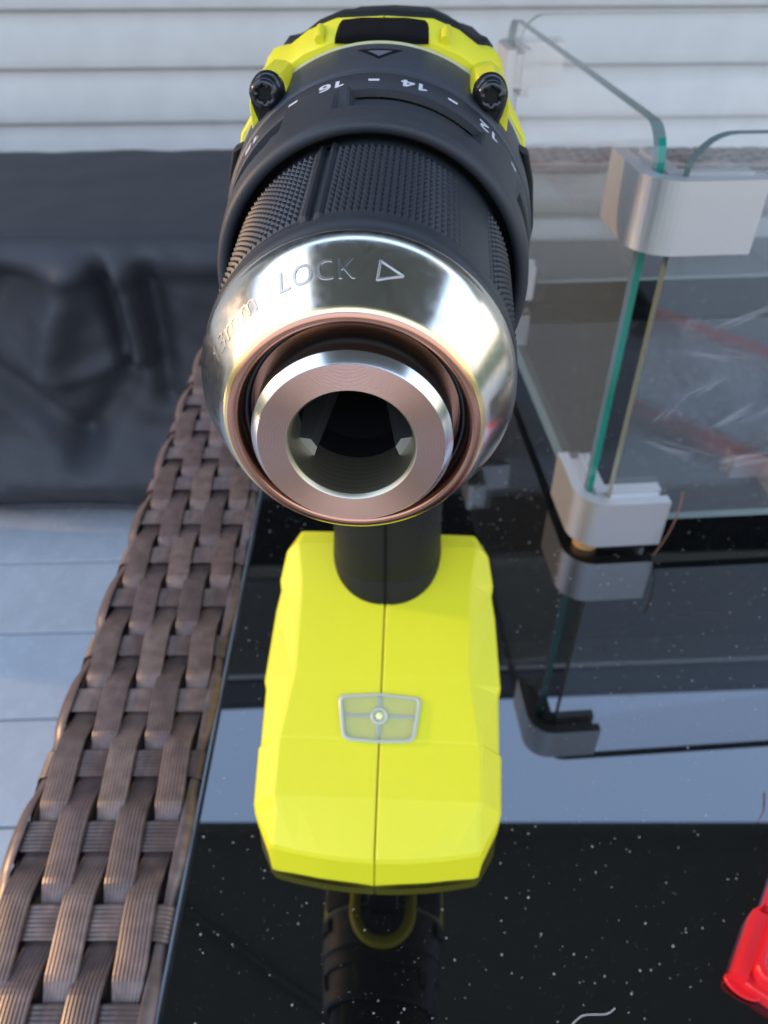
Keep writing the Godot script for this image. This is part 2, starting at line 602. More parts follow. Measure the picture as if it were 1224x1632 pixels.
# ---------------------------------------------------------------- table
# a woven rim, built along +x' (length) with its width across; strands are parts of the table
func weave(parent: Node3D, length: float, place: Transform3D, fine: int, phase: float) -> void:
	var half := 0.0262
	var pitch := 0.0245
	var cols := 5
	var cw := 0.0088
	var count := int(length / pitch)
	# straps across, wrapped down both sides
	for k in count:
		var z := (k + 0.5) * pitch
		var rows := []
		var ribs := fine
		var odd := k % 2
		for i in ribs * 2 + 1:
			var u := float(i) / (ribs * 2)
			var ridge := 0.00016 if i % 2 == 1 else 0.0
			var row := PackedVector3Array()
			var zz := z + (u - 0.5) * 0.0095
			var cr := 0.0044       # the straps turn the edges of the rim in a small round
			for dn in [0.045, 0.02]: row.append(Vector3(-half - 0.0006 - ridge, -dn, zz))
			for j in 7:
				var ang := PI / 2 * j / 6.0
				row.append(Vector3(-half - 0.0006 + cr - (cr + ridge) * cos(ang), -0.0003 - cr + (cr + ridge) * sin(ang), zz))
			for j in 19:
				var x := lerpf(-half + 0.0045, half - 0.0045, j / 18.0)
				var c := (x + cols * cw * 0.5) / cw
				var wave := cos(PI * (c - 0.5 + odd)) * 0.00026 * smoothstep(half - 0.004, half - 0.008, absf(x))
				row.append(Vector3(x, -0.0003 - wave + ridge, zz))
			for j in 7:
				var ang := PI / 2 * (6 - j) / 6.0
				row.append(Vector3(half + 0.0006 - cr + (cr + ridge) * cos(ang), -0.0003 - cr + (cr + ridge) * sin(ang), zz))
			for dn in [0.02, 0.045]: row.append(Vector3(half + 0.0006 + ridge, -dn, zz))
			rows.append(row)
		var st := tool()
		grid(st, rows, false, false, fine > 4)
		var o := obj("wicker_strap", st, M["wicker_%d" % rng.randi_range(0, 3)], parent)
		o.transform = place
	# strips along, over one strap and under the next; two more run down the sides
	for c in cols:
		var x0 := (c - (cols - 1) * 0.5) * cw
		var steps := count * (16 if fine > 4 else 8)
		var rows := []
		var ribs := fine
		for i in steps + 1:
			var z := length * i / steps
			var ph := z / pitch - 0.5 + phase
			# 0 over a strap, 1 under the next: it leaves slowly on the far side and dives steeply on the near one
			var f := fposmod(ph + c, 2.0)
			var y := 0.0012 - 0.0031 * (smoothstep(0.25, 0.85, f) if f < 1.0 else 1.0 - smoothstep(1.12, 1.45, f))
			var narrow := 1.03 - 0.05 * smoothstep(0.4, 0.9, f) if f < 1.0 else 0.84 + 0.19 * smoothstep(1.1, 1.5, f)
			var row := PackedVector3Array()
			for r in ribs * 2 + 1:
				var u := float(r) / (ribs * 2) - 0.5
				var ridge := 0.0002 if r % 2 == 1 else 0.0
				row.append(Vector3(x0 + u * cw * 0.95 * narrow + 0.0007 * sin(PI * (ph + c) + 0.6), y + ridge - u * u * 0.0012, z))
			rows.append(row)
		var st := tool()
		grid(st, rows, false, true, fine > 4)
		var o := obj("wicker_strip", st, M["wicker_%d" % (c % 4)], parent)
		o.transform = place
	# a strand along each rounded corner
	for s in [-1.0, 1.0]:
		var rows := []
		var steps := count * (12 if fine > 4 else 6)
		for i in steps + 1:
			var z := length * i / steps
			var w := cos(PI * (z / pitch - 0.5 + phase + 1.0))
			var rad := 0.0044 + 0.0012 * signf(w) * pow(absf(w), 0.6)
			var row := PackedVector3Array()
			for k in 13:
				var ang := PI / 2 * (-0.06 + 1.0 * k / 12.0)
				var ridge := 0.00015 if k % 2 == 1 else 0.0
				row.append(Vector3(s * (half - 0.0038 + (rad + ridge) * cos(ang)), -0.0047 + (rad + ridge) * sin(ang), z))
			rows.append(row)
		var st := tool()
		grid(st, rows, false, s > 0)
		var o := obj("wicker_strip", st, M["wicker_%d" % (2 if s < 0 else 0)], parent)
		o.transform = place
	for s in [-1.0, 1.0]:
		for low in [0.011, 0.0215, 0.032]:
			var rows := []
			var steps := count * 6
			for i in steps + 1:
				var z := length * i / steps
				var w := cos(PI * (z / pitch - 0.5 + (1.0 if low == 0.0215 else 0.0)))
				var row := PackedVector3Array()
				for r in 9:
					var u := r / 8.0 - 0.5
					row.append(Vector3(s * (half + 0.0006 + 0.0014 * w + (0.0002 if r % 2 == 1 else 0.0)), -low + u * 0.009, z))
				rows.append(row)
			var st := tool()
			grid(st, rows, false, s > 0)
			var o := obj("wicker_strip", st, M["wicker_%d" % rng.randi_range(0, 3)], parent)
			o.transform = place
	var core := tool()
	box(core, Vector3(-half + 0.0012, -0.05, 0), Vector3(half - 0.0012, -0.0032, length), 0.003)
	var co := obj("wicker_core", core, M.wicker_core, parent)
	co.transform = place

func build_table() -> void:
	var t := thing("patio_table", "dark brown wicker patio table with a black glass top", "table", Vector3(0, TY, 0))
	var left := -0.057
	var right := 0.86
	var near := 0.16
	var far := -0.784
	var st := tool()
	box(st, Vector3(left, -0.006, far), Vector3(right, 0.0, near), 0.0012)
	obj("glass_top", st, M.table_glass, t)
	st = tool()
	# the narrow dark gap between the glass and the weave
	box(st, Vector3(left - 0.004, -0.05, far - 0.004), Vector3(right + 0.004, -0.0065, near + 0.004))
	obj("under_frame", st, M.wicker_core, t)
	st = tool()
	box(st, Vector3(left - 0.0009, -0.005, far), Vector3(left - 0.0001, -0.0009, near), 0.0003)
	obj("glass_edge", st, M.table_edge, t)
	# left rim runs away from the camera
	weave(t, 1.0, Transform3D(Basis(Vector3.UP, PI), Vector3(-0.0845, 0.0005, near + 0.008)), 8, 0.0)
	# far rim runs to the right
	weave(t, 0.99, Transform3D(Basis(Vector3.UP, PI / 2), Vector3(-0.056, 0.003, far - 0.03)), 3, 0.0)
	weave(t, 0.98, Transform3D(Basis(Vector3.UP, PI), Vector3(right + 0.03, 0.0005, near)), 3, 0.0)
	for x in [-0.085, right + 0.03]:
		for z in [near - 0.03, far - 0.03]:
			st = tool()
			box(st, Vector3(x - 0.024, -TY, z - 0.024), Vector3(x + 0.024, -0.046, z + 0.024), 0.004)
			obj("leg", st, M.leg_metal, t)

# ---------------------------------------------------------------- glass box
func rounded_outline(w: float, h: float, r: float) -> PackedVector2Array:
	var o := PackedVector2Array()
	for c in [[w - r, h - r, 0], [r, h - r, 1], [r, r, 2], [w - r, r, 3]]:
		for k in 9:
			var a: float = PI / 2 * (c[2] + k / 8.0)
			o.append(Vector2(c[0] + r * cos(a), c[1] + r * sin(a)))
	return o

func pane(parent: Node3D, at: Vector3, turn: float, w: float, h: float, edge: Material) -> void:
	# a pane standing in its own x-y plane, 4 mm thick
	var o := rounded_outline(w, h, 0.012)
	var th := 0.002
	var st := tool()
	var a := PackedVector3Array()
	var b := PackedVector3Array()
	for p in o:
		a.append(Vector3(p.x, p.y, th))
		b.append(Vector3(p.x, p.y, -th))
	fan(st, a, true)
	fan(st, b)
	var g := obj("glass_pane", st, M.pane, parent)
	g.position = at
	g.rotation.y = turn
	# the ground edges: the upright one at the front is seen through the depth of the glass and looks greenest
	var upright := tool()
	var others := tool()
	fresh(upright, true)
	fresh(others, true)
	for k in o.size():
		var j := (k + 1) % o.size()
		if (o[k].x + o[j].x) * 0.5 < 0.0035:
			var m0 := a[k].lerp(b[k], 0.6)
			var m1 := a[j].lerp(b[j], 0.6)
			quad(upright, a[k], a[j], m1, m0)
			quad(others, m0, m1, b[j], b[k])
		else: quad(others, a[k], a[j], b[j], b[k])
	put("pane_edge", _finish(upright), edge, g)
	put("pane_edge", _finish(others), M.edge_pale, g)

func _v(p: Vector2, z: float) -> Vector3:
	return Vector3(p.x, p.y, z)

func _finish(st: SurfaceTool) -> ArrayMesh:
	st.generate_normals()
	return st.commit()

func clamp_mesh(h: float) -> ArrayMesh:
	# an L of two slotted legs that meet in a rounded corner; the corner is at the origin, legs run +x and -z
	var L := 0.037
	var wall := 0.0046
	var slot := 0.0044
	var r := 0.013
	var full := wall * 2 + slot
	var st := tool()
	var outer := PackedVector2Array()
	# outer front wall, plan seen from above: x right, y = -z (away)
	outer.append(Vector2(L, 0))
	for k in 13:
		var a := -PI / 2 - PI / 2 * k / 12.0
		outer.append(Vector2(r + r * cos(a), r + r * sin(a)))
	outer.append(Vector2(0, L))
	outer.append(Vector2(wall, L))
	for k in 13:
		var a := PI + PI / 2 * k / 12.0
		var rr := r - wall
		outer.append(Vector2(r + rr * cos(a), r + rr * sin(a)))
	outer.append(Vector2(L, wall))
	_prism(st, outer, 0.0, h)
	# inner wall
	var f := full
	var w2 := wall + slot
	_prism(st, PackedVector2Array([Vector2(L - 0.001, w2), Vector2(w2, w2), Vector2(w2, L - 0.001), Vector2(f, L - 0.001), Vector2(f, f), Vector2(L - 0.001, f)]), 0.0003, h - 0.0003)
	# web that closes the slot half way down
	_prism(st, PackedVector2Array([Vector2(L - 0.002, wall - 0.0004), Vector2(wall + 0.001, wall + 0.001), Vector2(wall - 0.0004, L - 0.002), Vector2(w2 + 0.0004, L - 0.002), Vector2(w2 + 0.0004, w2 + 0.0004), Vector2(L - 0.002, w2 + 0.0004)]), h * 0.2, h * 0.9)
	return _finish(st)

func _prism(st: SurfaceTool, o: PackedVector2Array, y0: float, y1: float) -> void:
	var tri_ix := Geometry2D.triangulate_polygon(o)
	var b := 0.0004
	# bevelled rims catch the light
	var rows := []
	var inner: Array = Geometry2D.offset_polygon(o, -b, Geometry2D.JOIN_MITER)
	var ok: bool = inner.size() == 1 and inner[0].size() == o.size()
	fresh(st, true)
	for k in 2:
		var y := y1 if k == 1 else y0
		for i in range(0, tri_ix.size(), 3):
			var p := [Vector3.ZERO, Vector3.ZERO, Vector3.ZERO]
			for j in 3:
				var q := o[tri_ix[i + j]]
				p[j] = Vector3(q.x, y, -q.y)
			if k == 1: tri(st, p[0], p[1], p[2])
			else: tri(st, p[0], p[2], p[1])
	var n := o.size()
	for i in n:
		var p := o[i]
		var q := o[(i + 1) % n]
		quad(st, Vector3(p.x, y0, -p.y), Vector3(q.x, y0, -q.y), Vector3(q.x, y1, -q.y), Vector3(p.x, y1, -p.y))

func build_glass_box() -> void:
	var side := 0.25
	var b := thing("glass_display_box", "open glass box with satin metal corner clamps standing behind the drill", "glass box", Vector3(0.0780, TY, -0.2350), deg_to_rad(4.2))
	var cm := clamp_mesh(0.0225)
	for low in [0.005, 0.1285]:
		for k in 4:
			var o := put("corner_clamp", cm, M.aluminium, b)
			o.rotation.y = PI / 2 * k
			o.position = [Vector3(0, low, 0), Vector3(side, low, 0), Vector3(side, low, -side), Vector3(0, low, -side)][k]
	var inset := 0.0068
	var h := 0.148
	# side panes start behind the clamp's corner
	pane(b, Vector3(inset, 0.0145, -0.0125), PI / 2, side - 0.025, h, M.edge_green)
	pane(b, Vector3(side - inset, 0.0145, -0.0125), PI / 2, side - 0.025, h, M.edge_pale)
	pane(b, Vector3(0.0135, 0.0145, -inset), 0.0, side - 0.027, h, M.edge_pale)
	pane(b, Vector3(0.0135, 0.0145, -side + inset), 0.0, side - 0.027, h, M.edge_pale)
	# smears and dried drops on the panes
	var front := b.get_node("glass_pane_002")
	var flank := b.get_node("glass_pane")
	for q in [[0.024, 0.062, 0.022, 0.0035, 0.6], [0.014, 0.052, 0.012, 0.0025, 0.9], [0.034, 0.09, 0.02, 0.003, 0.5], [0.03, 0.075, 0.03, 0.002, -0.2], [0.02, 0.035, 0.03, 0.003, -0.35], [0.044, 0.05, 0.02, 0.004, 0.7], [0.012, 0.088, 0.012, 0.002, 1.3], [0.05, 0.03, 0.03, 0.004, 0.2]]:
		var sm := tool()
		fresh(sm, true)
		for f in 5:
			var ctr := Vector2(q[0], q[1]) + Vector2(rng.randf_range(-0.3, 0.3) * q[2], rng.randf_range(-0.5, 0.5) * q[3])
			var dir := Vector2.from_angle(q[4] + rng.randf_range(-0.15, 0.15))
			var l: float = q[2] * rng.randf_range(0.2, 0.5)
			var w: float = q[3] * rng.randf_range(0.05, 0.2)
			var nn := Vector2(-dir.y, dir.x)
			var ring2 := PackedVector3Array()
			for k in 14:
				var a := TAU * k / 14
				var p := ctr + dir * cos(a) * l + nn * sin(a) * w * rng.randf_range(0.6, 1.2)
				ring2.append(Vector3(p.x, p.y, 0.00212))
			fan(sm, ring2)
		obj("smear", sm, M.smear, front)
	for pane_node in [front, flank]:
		var ds := tool()
		fresh(ds, true)
		for f in 150:
			var c := Vector2(rng.randf_range(0.004, 0.1), rng.randf_range(0.01, 0.135))
			var r := rng.randf_range(0.0002, 0.0007)
			var z := 0.00213 if pane_node == front else -0.00213
			for k in 10:
				var a := TAU * k / 10
				var e := TAU * (k + 1) / 10
				var p := [Vector2(cos(a), sin(a)), Vector2(cos(e), sin(e))]
				quad(ds, _v(c + p[0] * r, z), _v(c + p[1] * r, z), _v(c + p[1] * r * 0.55, z), _v(c + p[0] * r * 0.55, z))
		var od := obj("dried_drops", ds, M.smear, pane_node)
		od.set_meta("kind", "stuff")
	for k in 4:
		var st := tool()
		tube(st, PackedVector3Array([Vector3(0, 0, 0), Vector3(0, 0.003, 0), Vector3(0, 0.0049, 0)]), 0.0055, 16)
		var o := obj("rubber_foot", st, M.amber_rubber, b)
		var dx := 0.009
		o.position = [Vector3(dx, 0, -dx), Vector3(side - dx, 0, -dx), Vector3(side - dx, 0, -side + dx), Vector3(dx, 0, -side + dx)][k]

# ---------------------------------------------------------------- drill
func foot_half(s: float) -> SurfaceTool:
	# stations from the front: distance, top height, half width of the top face, height and half width of the side
	var S := [[99.0, 1.6, 29.2, 1.2, 29.5], [100.9, 9.6, 29.4, 7.0, 30.6], [101.6, 10.8, 29.4, 8.0, 31.0], [113.0, 16.2, 29.2, 10.6, 35.4], [116.0, 17.6, 30.2, 12.0, 36.1],
		[131.5, 22.6, 30.4, 16.6, 36.8], [132.3, 23.0, 30.2, 17.0, 36.2], [149.0, 28.8, 28.0, 23.2, 36.6], [151.0, 29.6, 27.6, 24.2, 37.3], [174.0, 37.6, 28.2, 31.6, 36.4],
		[181.0, 40.4, 28.6, 34.6, 35.4], [184.0, 41.7, 29.2, 36.4, 36.0], [193.0, 45.6, 30.8, 41.4, 34.6], [198.0, 46.4, 29.6, 40.4, 33.4], [200.0, 44.2, 29.0, 38.0, 32.6], [208.0, 35.0, 27.0, 29.0, 31.0], [226.0, 17.0, 22.0, 13.0, 26.0], [228.0, 5.0, 22.0, 4.0, 25.6]]
	var rows := []
	for q in S:
		var z: float = ROOT_D - q[0]
		var top: float = q[1]
		var row := PackedVector3Array()
		var base := -170.0 + 0.0
		for p in [[0.15, 0.2], [0.15, top - 0.7], [0.35, top - 0.2], [0.7, top], [8.0, top - 0.02], [15.0, top - 0.06], [22.0, top - 0.12], [q[2] - 0.8, top - 0.25], [q[2] + 0.4, top - 0.75], [q[4] - 0.6, q[3] + 0.6], [q[4], q[3] - 0.5], [q[4] - 0.2, minf(4.0, q[3] * 0.5)], [q[4] - 1.2, 0.2]]:
			row.append(Vector3(s * p[0], p[1], z - 3.6 * pow(p[0] / 30.0, 2.0) * smoothstep(117.0, 100.0, q[0])) * MM)
		rows.append(row)
	var st := tool()
	if s > 0: grid(st, rows, true, false, true)
	else: grid(st, rows, true, true, true)
	fan(st, rows[0], s > 0)
	fan(st, rows[rows.size() - 1], s < 0)
	return st

func build_drill() -> void:
	var d := thing("cordless_drill", "lime yellow and black cordless drill standing upright, chrome chuck facing forward", "drill", Vector3(0, TY, -ROOT_D * MM), deg_to_rad(-2.4))
	# ---- base
	for s in [-1.0, 1.0]:
		var o := obj("base_shell", foot_half(s), M.yellow_plastic, d)
	build_window(d)
	# ---- handle
	var rows := []
	var H := [[31.0, -27.0, 18.6, 19.6], [40.0, -27.6, 18.4, 19.4], [46.0, -27.8, 18.2, 19.2], [46.6, -27.8, 17.9, 18.9], [47.3, -27.8, 18.1, 19.1], [60.0, -28.4, 17.3, 18.6], [80.0, -28.6, 16.8, 18.4], [105.0, -27.0, 17.0, 19.4], [130.0, -23.0, 17.6, 22.0], [150.0, -20.0, 18.0, 25.0]]
	for q in H:
		var row := PackedVector3Array()
		for k in 72:
			var a := TAU * k / 72
			var sx := signf(sin(a)) * pow(absf(sin(a)), 0.92)
			var cz := signf(cos(a)) * pow(absf(cos(a)), 0.92)
			var groove := 0.35 if k == 0 else 0.0
			row.append(Vector3(q[2] * sx, q[0], q[1] + (q[3] - groove) * cz) * MM)
		rows.append(row)
	var st := tool()
	loft(st, rows, true, false)
	var handle := obj("handle", st, M.black_rubber, d)
	st = tool()
	var seam := PackedVector3Array()
	for q in H: seam.append(Vector3(0, q[0], q[1] + q[3] + 0.02) * MM)
	tube(st, seam, 0.00028, 6)
	obj("seam", st, M.cavity, handle)
	# rows of small grip studs on the flanks of the handle
	st = tool()
	fresh(st, true)
	for s in [-1.0, 1.0]:
		for j in 22:
			for k in 8:
				var a := deg_to_rad(38.0 + k * 6.0 + (3.0 if j % 2 == 1 else 0.0))
				var y := 52.0 + j * 2.3
				var nrm := Vector3(s * sin(a), 0, cos(a))
				var c := Vector3(0, y, -28.3) + Vector3(s * sin(a) * 17.25, 0, cos(a) * 18.6)
				var u := Vector3(nrm.z, 0, -nrm.x)
				var e := [c + u * 0.95, c + Vector3(0, 1.15, 0), c - u * 0.95, c - Vector3(0, 1.15, 0)]
				for i in 4: tri(st, e[i] * MM, e[(i + 1) % 4] * MM, (c + nrm * 0.85) * MM)
	var studs := obj("grip_studs", st, M.black_rubber, handle)
	studs.set_meta("kind", "stuff")
	# ---- upper housing
	build_housing(d)
	# ---- trigger and the lip of the housing in front of it
	st = tool()
	var prof := PackedVector2Array([Vector2(-4, 148), Vector2(14, 148), Vector2(15, 140), Vector2(10.5, 128), Vector2(9, 116), Vector2(11, 106), Vector2(7, 103), Vector2(-4, 106)])
	var front := []
	for x in [-7.0, -6.0, 6.0, 7.0]:
		var row := PackedVector3Array()
		for p in prof:
			var k := 1.0 if absf(x) < 6.5 else 0.93
			row.append(Vector3(x, 126 + (p.y - 126) * k, p.x * k) * MM)
		front.append(row)
	loft(st, front)
	obj("trigger", st, M.gloss_black, d)
	st = tool()
	var lip := PackedVector3Array()
	for k in 25:
		var a := PI * k / 24.0
		lip.append(Vector3(-12.6 * cos(a), 142.0, 13.0 + 14.0 * sin(a)) * MM)
	var start := lip[0] - Vector3(0, 0, 0.03)
	lip.insert(0, start)
	lip.append(Vector3(0.0126, 0.142, 0.013 - 0.03))
	tube(st, lip, 0.0026, 10)
	obj("housing_lip", st, M.yellow_plastic, d)
	build_gear_case(d)
	build_collar(d)
	build_chuck(d)

func build_window(d: Node3D) -> void:
	# lies in the sloping top of the base: a frame about 26 by 15 mm
	var slope := atan2(28.8 - 17.6, 149.0 - 116.0)
	var w := put("work_light", _window_back(), M.window_back, d)
	w.position = Vector3(-0.0003, 0.0252, 0.0272)
	w.rotation.x = slope
	var o := _window_outline(1.0)
	var i := _window_outline(0.9)
	var st := tool()
	# frame: an outer and an inner rim joined by a rounded top
	var rows := [PackedVector3Array(), PackedVector3Array(), PackedVector3Array(), PackedVector3Array()]
	for k in o.size():
		var c := o[k]
		var e := i[k]
		rows[0].append(Vector3(c.x, -0.0012, c.y))
		rows[1].append(Vector3(c.x, 0.0004, c.y))
		rows[2].append(Vector3(e.x, 0.0006, e.y))
		rows[3].append(Vector3(e.x, -0.0010, e.y))
	grid(st, rows, true, true)
	obj("window_frame", st, M.window_frame, w)
	for q in [[-0.0112, -0.0024, -0.0005, 0.0005], [0.0024, 0.0112, -0.0005, 0.0005], [-0.0007, 0.0007, -0.0060, -0.0024], [-0.0007, 0.0007, 0.0024, 0.0062]]:
		st = tool()
		box(st, Vector3(q[0], -0.0012, q[2] - 0.0006), Vector3(q[1], 0.0002, q[3] - 0.0006), 0.0002)
		obj("window_bar", st, M.window_frame, w)
	st = tool()
	var ring_rows := []
	for p in [[0.0027, -0.001], [0.0026, 0.0005], [0.0017, 0.0005], [0.0016, -0.0004]]:
		var row := PackedVector3Array()
		for k in 28:
			var a := TAU * k / 28
			row.append(Vector3(p[0] * sin(a), p[1], p[0] * cos(a) - 0.0006))
		ring_rows.append(row)
	grid(st, ring_rows, true)
	obj("lamp_ring", st, M.window_frame, w)
	st = tool()
	var dome := []
	for p in [[0.0016, -0.0008], [0.0015, -0.0001], [0.0009, 0.0004], [0.00005, 0.0006]]:
		var row := PackedVector3Array()
		for k in 20:
			var a := TAU * k / 20
			row.append(Vector3(p[0] * sin(a), p[1], p[0] * cos(a) - 0.0006))
		dome.append(row)
	grid(st, dome, true)
	obj("lamp", st, M.lamp, w)
	# raised outlines moulded into the two upper panes, two round ones below
	for s in [-1.0, 1.0]:
		st = tool()
		var loop := PackedVector3Array()
		for k in 25:
			var a := TAU * k / 24
			var cx := 1.7 * signf(cos(a)) * pow(absf(cos(a)), 0.5)
			loop.append(Vector3(s * 6.2 + cx * 1.3, -0.9, -3.1 + 0.9 * signf(sin(a)) * pow(absf(sin(a)), 0.6)) * MM)
		tube(st, loop, 0.00014, 5)
		obj("moulded_outline", st, M.window_frame, w)
		st = tool()
		loop = PackedVector3Array()
		for k in 17:
			var a := TAU * k / 16
			loop.append(Vector3(s * 5.2 + 1.0 * cos(a), -0.9, 2.2 + 1.0 * sin(a)) * MM)
		tube(st, loop, 0.00012, 5)
		obj("moulded_outline", st, M.window_frame, w)
	st = tool()
	fresh(st, true)
	var lens := PackedVector3Array()
	for p in _window_outline(0.9): lens.append(Vector3(p.x, 0.0003, p.y))
	fan(st, lens)
	obj("lens", st, M.window_clear, w)

func _window_outline(k: float) -> PackedVector2Array:
	# wider at the handle's side (-z), corners rounded, top edge slightly peaked
	var c := [Vector2(-12.9, -6.6), Vector2(0, -7.6), Vector2(12.9, -6.6), Vector2(10.9, 6.9), Vector2(0, 7.4), Vector2(-10.9, 6.9)]
	var rad := [2.0, 0.1, 2.0, 2.6, 0.1, 2.6]
	var o := PackedVector2Array()
	for i in 6:
		var p: Vector2 = c[i]
		var a: Vector2 = (c[(i + 5) % 6] - p).normalized()
		var b: Vector2 = (c[(i + 1) % 6] - p).normalized()
		for j in 6:
			var t := j / 5.0
			var q0: Vector2 = p + a * rad[i]
			var q1: Vector2 = p + b * rad[i]
			o.append(((q0.lerp(p, t)).lerp(p.lerp(q1, t), t) * (k if k == 1.0 else (k + 0.0))) * MM)
	return o

func _window_back() -> ArrayMesh:
	var st := tool()
	var a := PackedVector3Array()
	for p in _window_outline(0.97): a.append(Vector3(p.x, -0.0011, p.y))
	fan(st, a)
	return _finish(st)

func housing_row(d: float, k: float, lift: float, s: float) -> PackedVector3Array:
	# half outline of the motor housing, from the top seam round to the bottom seam
	var o := [[0.12, 31.2], [9.0, 30.8], [14.0, 29.0], [15.2, 28.2], [18.2, 26.2], [20.6, 26.0], [22.0, 24.4], [22.6, 20.0], [26.6, 13.6], [28.4, 6.0], [28.8, 0.0], [27.6, -9.0], [23.0, -18.0], [16.0, -25.0], [8.0, -29.0], [0.12, -30.2]]
	var row := PackedVector3Array()
	for p in o:
		var up: float = lift * smoothstep(10.0, 30.0, p[1])
		row.append(dp(s * p[0] * (k if p[0] > 0.2 else 1.0), p[1] * k + up, d))
	return row

func build_housing(d: Node3D) -> void:
	var S := [[155.6, 0.985, -2.0], [156.2, 1.0, -1.9], [164.6, 1.0, -0.5], [165.4, 1.0, -0.1], [171.0, 1.0, -0.7], [184.0, 0.99, -2.1], [225.0, 0.9, -3.0], [250.0, 0.82, -3.0], [262.0, 0.74, -3.0], [266.0, 0.6, -2.0]]
	for s in [-1.0, 1.0]:
		var rows := []
		for q in S: rows.append(housing_row(q[0], q[1], q[2], s))
		var st := tool()
		grid(st, rows, false, s < 0)
		for r in [0, rows.size() - 1]:
			fan(st, rows[r])
		var o := obj("motor_housing", st, M.yellow_plastic, d)
	# black overmould behind
	var rows := []
	for q in [[180.0, 0.95, -0.6], [180.6, 0.975, -0.2], [184.0, 0.985, -0.4], [200.0, 0.97, -2.0], [228.0, 0.95, -4.0], [252.0, 0.86, -4.0], [265.0, 0.76, -4.0], [270.0, 0.62, -3.0]]:
		var a := housing_row(q[0], q[1], q[2], 1.0)
		var b := housing_row(q[0], q[1], q[2], -1.0)
		var row := PackedVector3Array(a)
		for i in range(b.size() - 2, 0, -1): row.append(b[i])
		rows.append(row)
	var st := tool()
	loft(st, rows, true, false)
	obj("rear_overmould", st, M.black_rubber, d)
	# black grip panel under the housing
	st = tool()
	var belly := []
	for q in [[154.9, 29.0], [155.6, 30.3], [160.0, 30.9], [240.0, 30.6], [246.0, 28.0]]:
		var row := PackedVector3Array()
		for k in 25:
			var a := deg_to_rad(118.0 + 124.0 * k / 24.0)
			row.append(dp(q[1] * sin(a), q[1] * cos(a), q[0]))
		belly.append(row)
	grid(st, belly)
	obj("belly_grip", st, M.black_rubber, d)
	# the speed selector: a black slide set in the slope of the housing's top
	st = tool()
	var outline := []
	for q in [[155.2, 28.3, 29.5], [155.4, 28.3, 29.9], [156.6, 28.4, 30.3], [163.4, 29.0, 31.2], [164.2, 29.0, 31.2], [164.4, 29.0, 30.4]]:
		var row := PackedVector3Array()
		for p in [[-8.2, 0.0], [-8.2, 0.6], [-7.5, 0.95], [-4.0, 1.0], [4.0, 1.0], [7.5, 0.95], [8.2, 0.6], [8.2, 0.0]]:
			row.append(dp(p[0], lerpf(q[1], q[2] - 0.012 * p[0] * p[0] * 0.6, p[1]), q[0]))
		outline.append(row)
	loft(st, outline)
	obj("speed_selector", st, M.cavity, d)
	# small ribs beside it
	for s in [-1.0, 1.0]:
		st = tool()
		tube(st, PackedVector3Array([dp(s * 11.0, 28.7, 156.0), dp(s * 11.2, 29.6, 160.0), dp(s * 11.6, 29.3, 164.5)]), 0.0008, 10)
		obj("housing_rib", st, M.yellow_plastic, d)
	# black rubber bumpers on the flanks
	for s in [-1.0, 1.0]:
		var brow := []
		for q in [[13.4, 24.6, 0.4], [12.6, 25.2, 1.5], [8.0, 26.4, 1.6], [0.0, 27.4, 1.6], [-10.0, 26.6, 1.6], [-16.0, 24.0, 1.4]]:
			var row := PackedVector3Array()
			for p in [[-0.2, 147.0], [q[2] * 0.7, 146.4], [q[2], 147.6], [q[2], 151.5], [-0.6, 153.0]]:
				row.append(dp(s * (q[1] + p[0]), q[0], p[1]))
			brow.append(row)
		st = tool()
		loft(st, brow, true, false)
		obj("side_bumper", st, M.black_rubber, d)

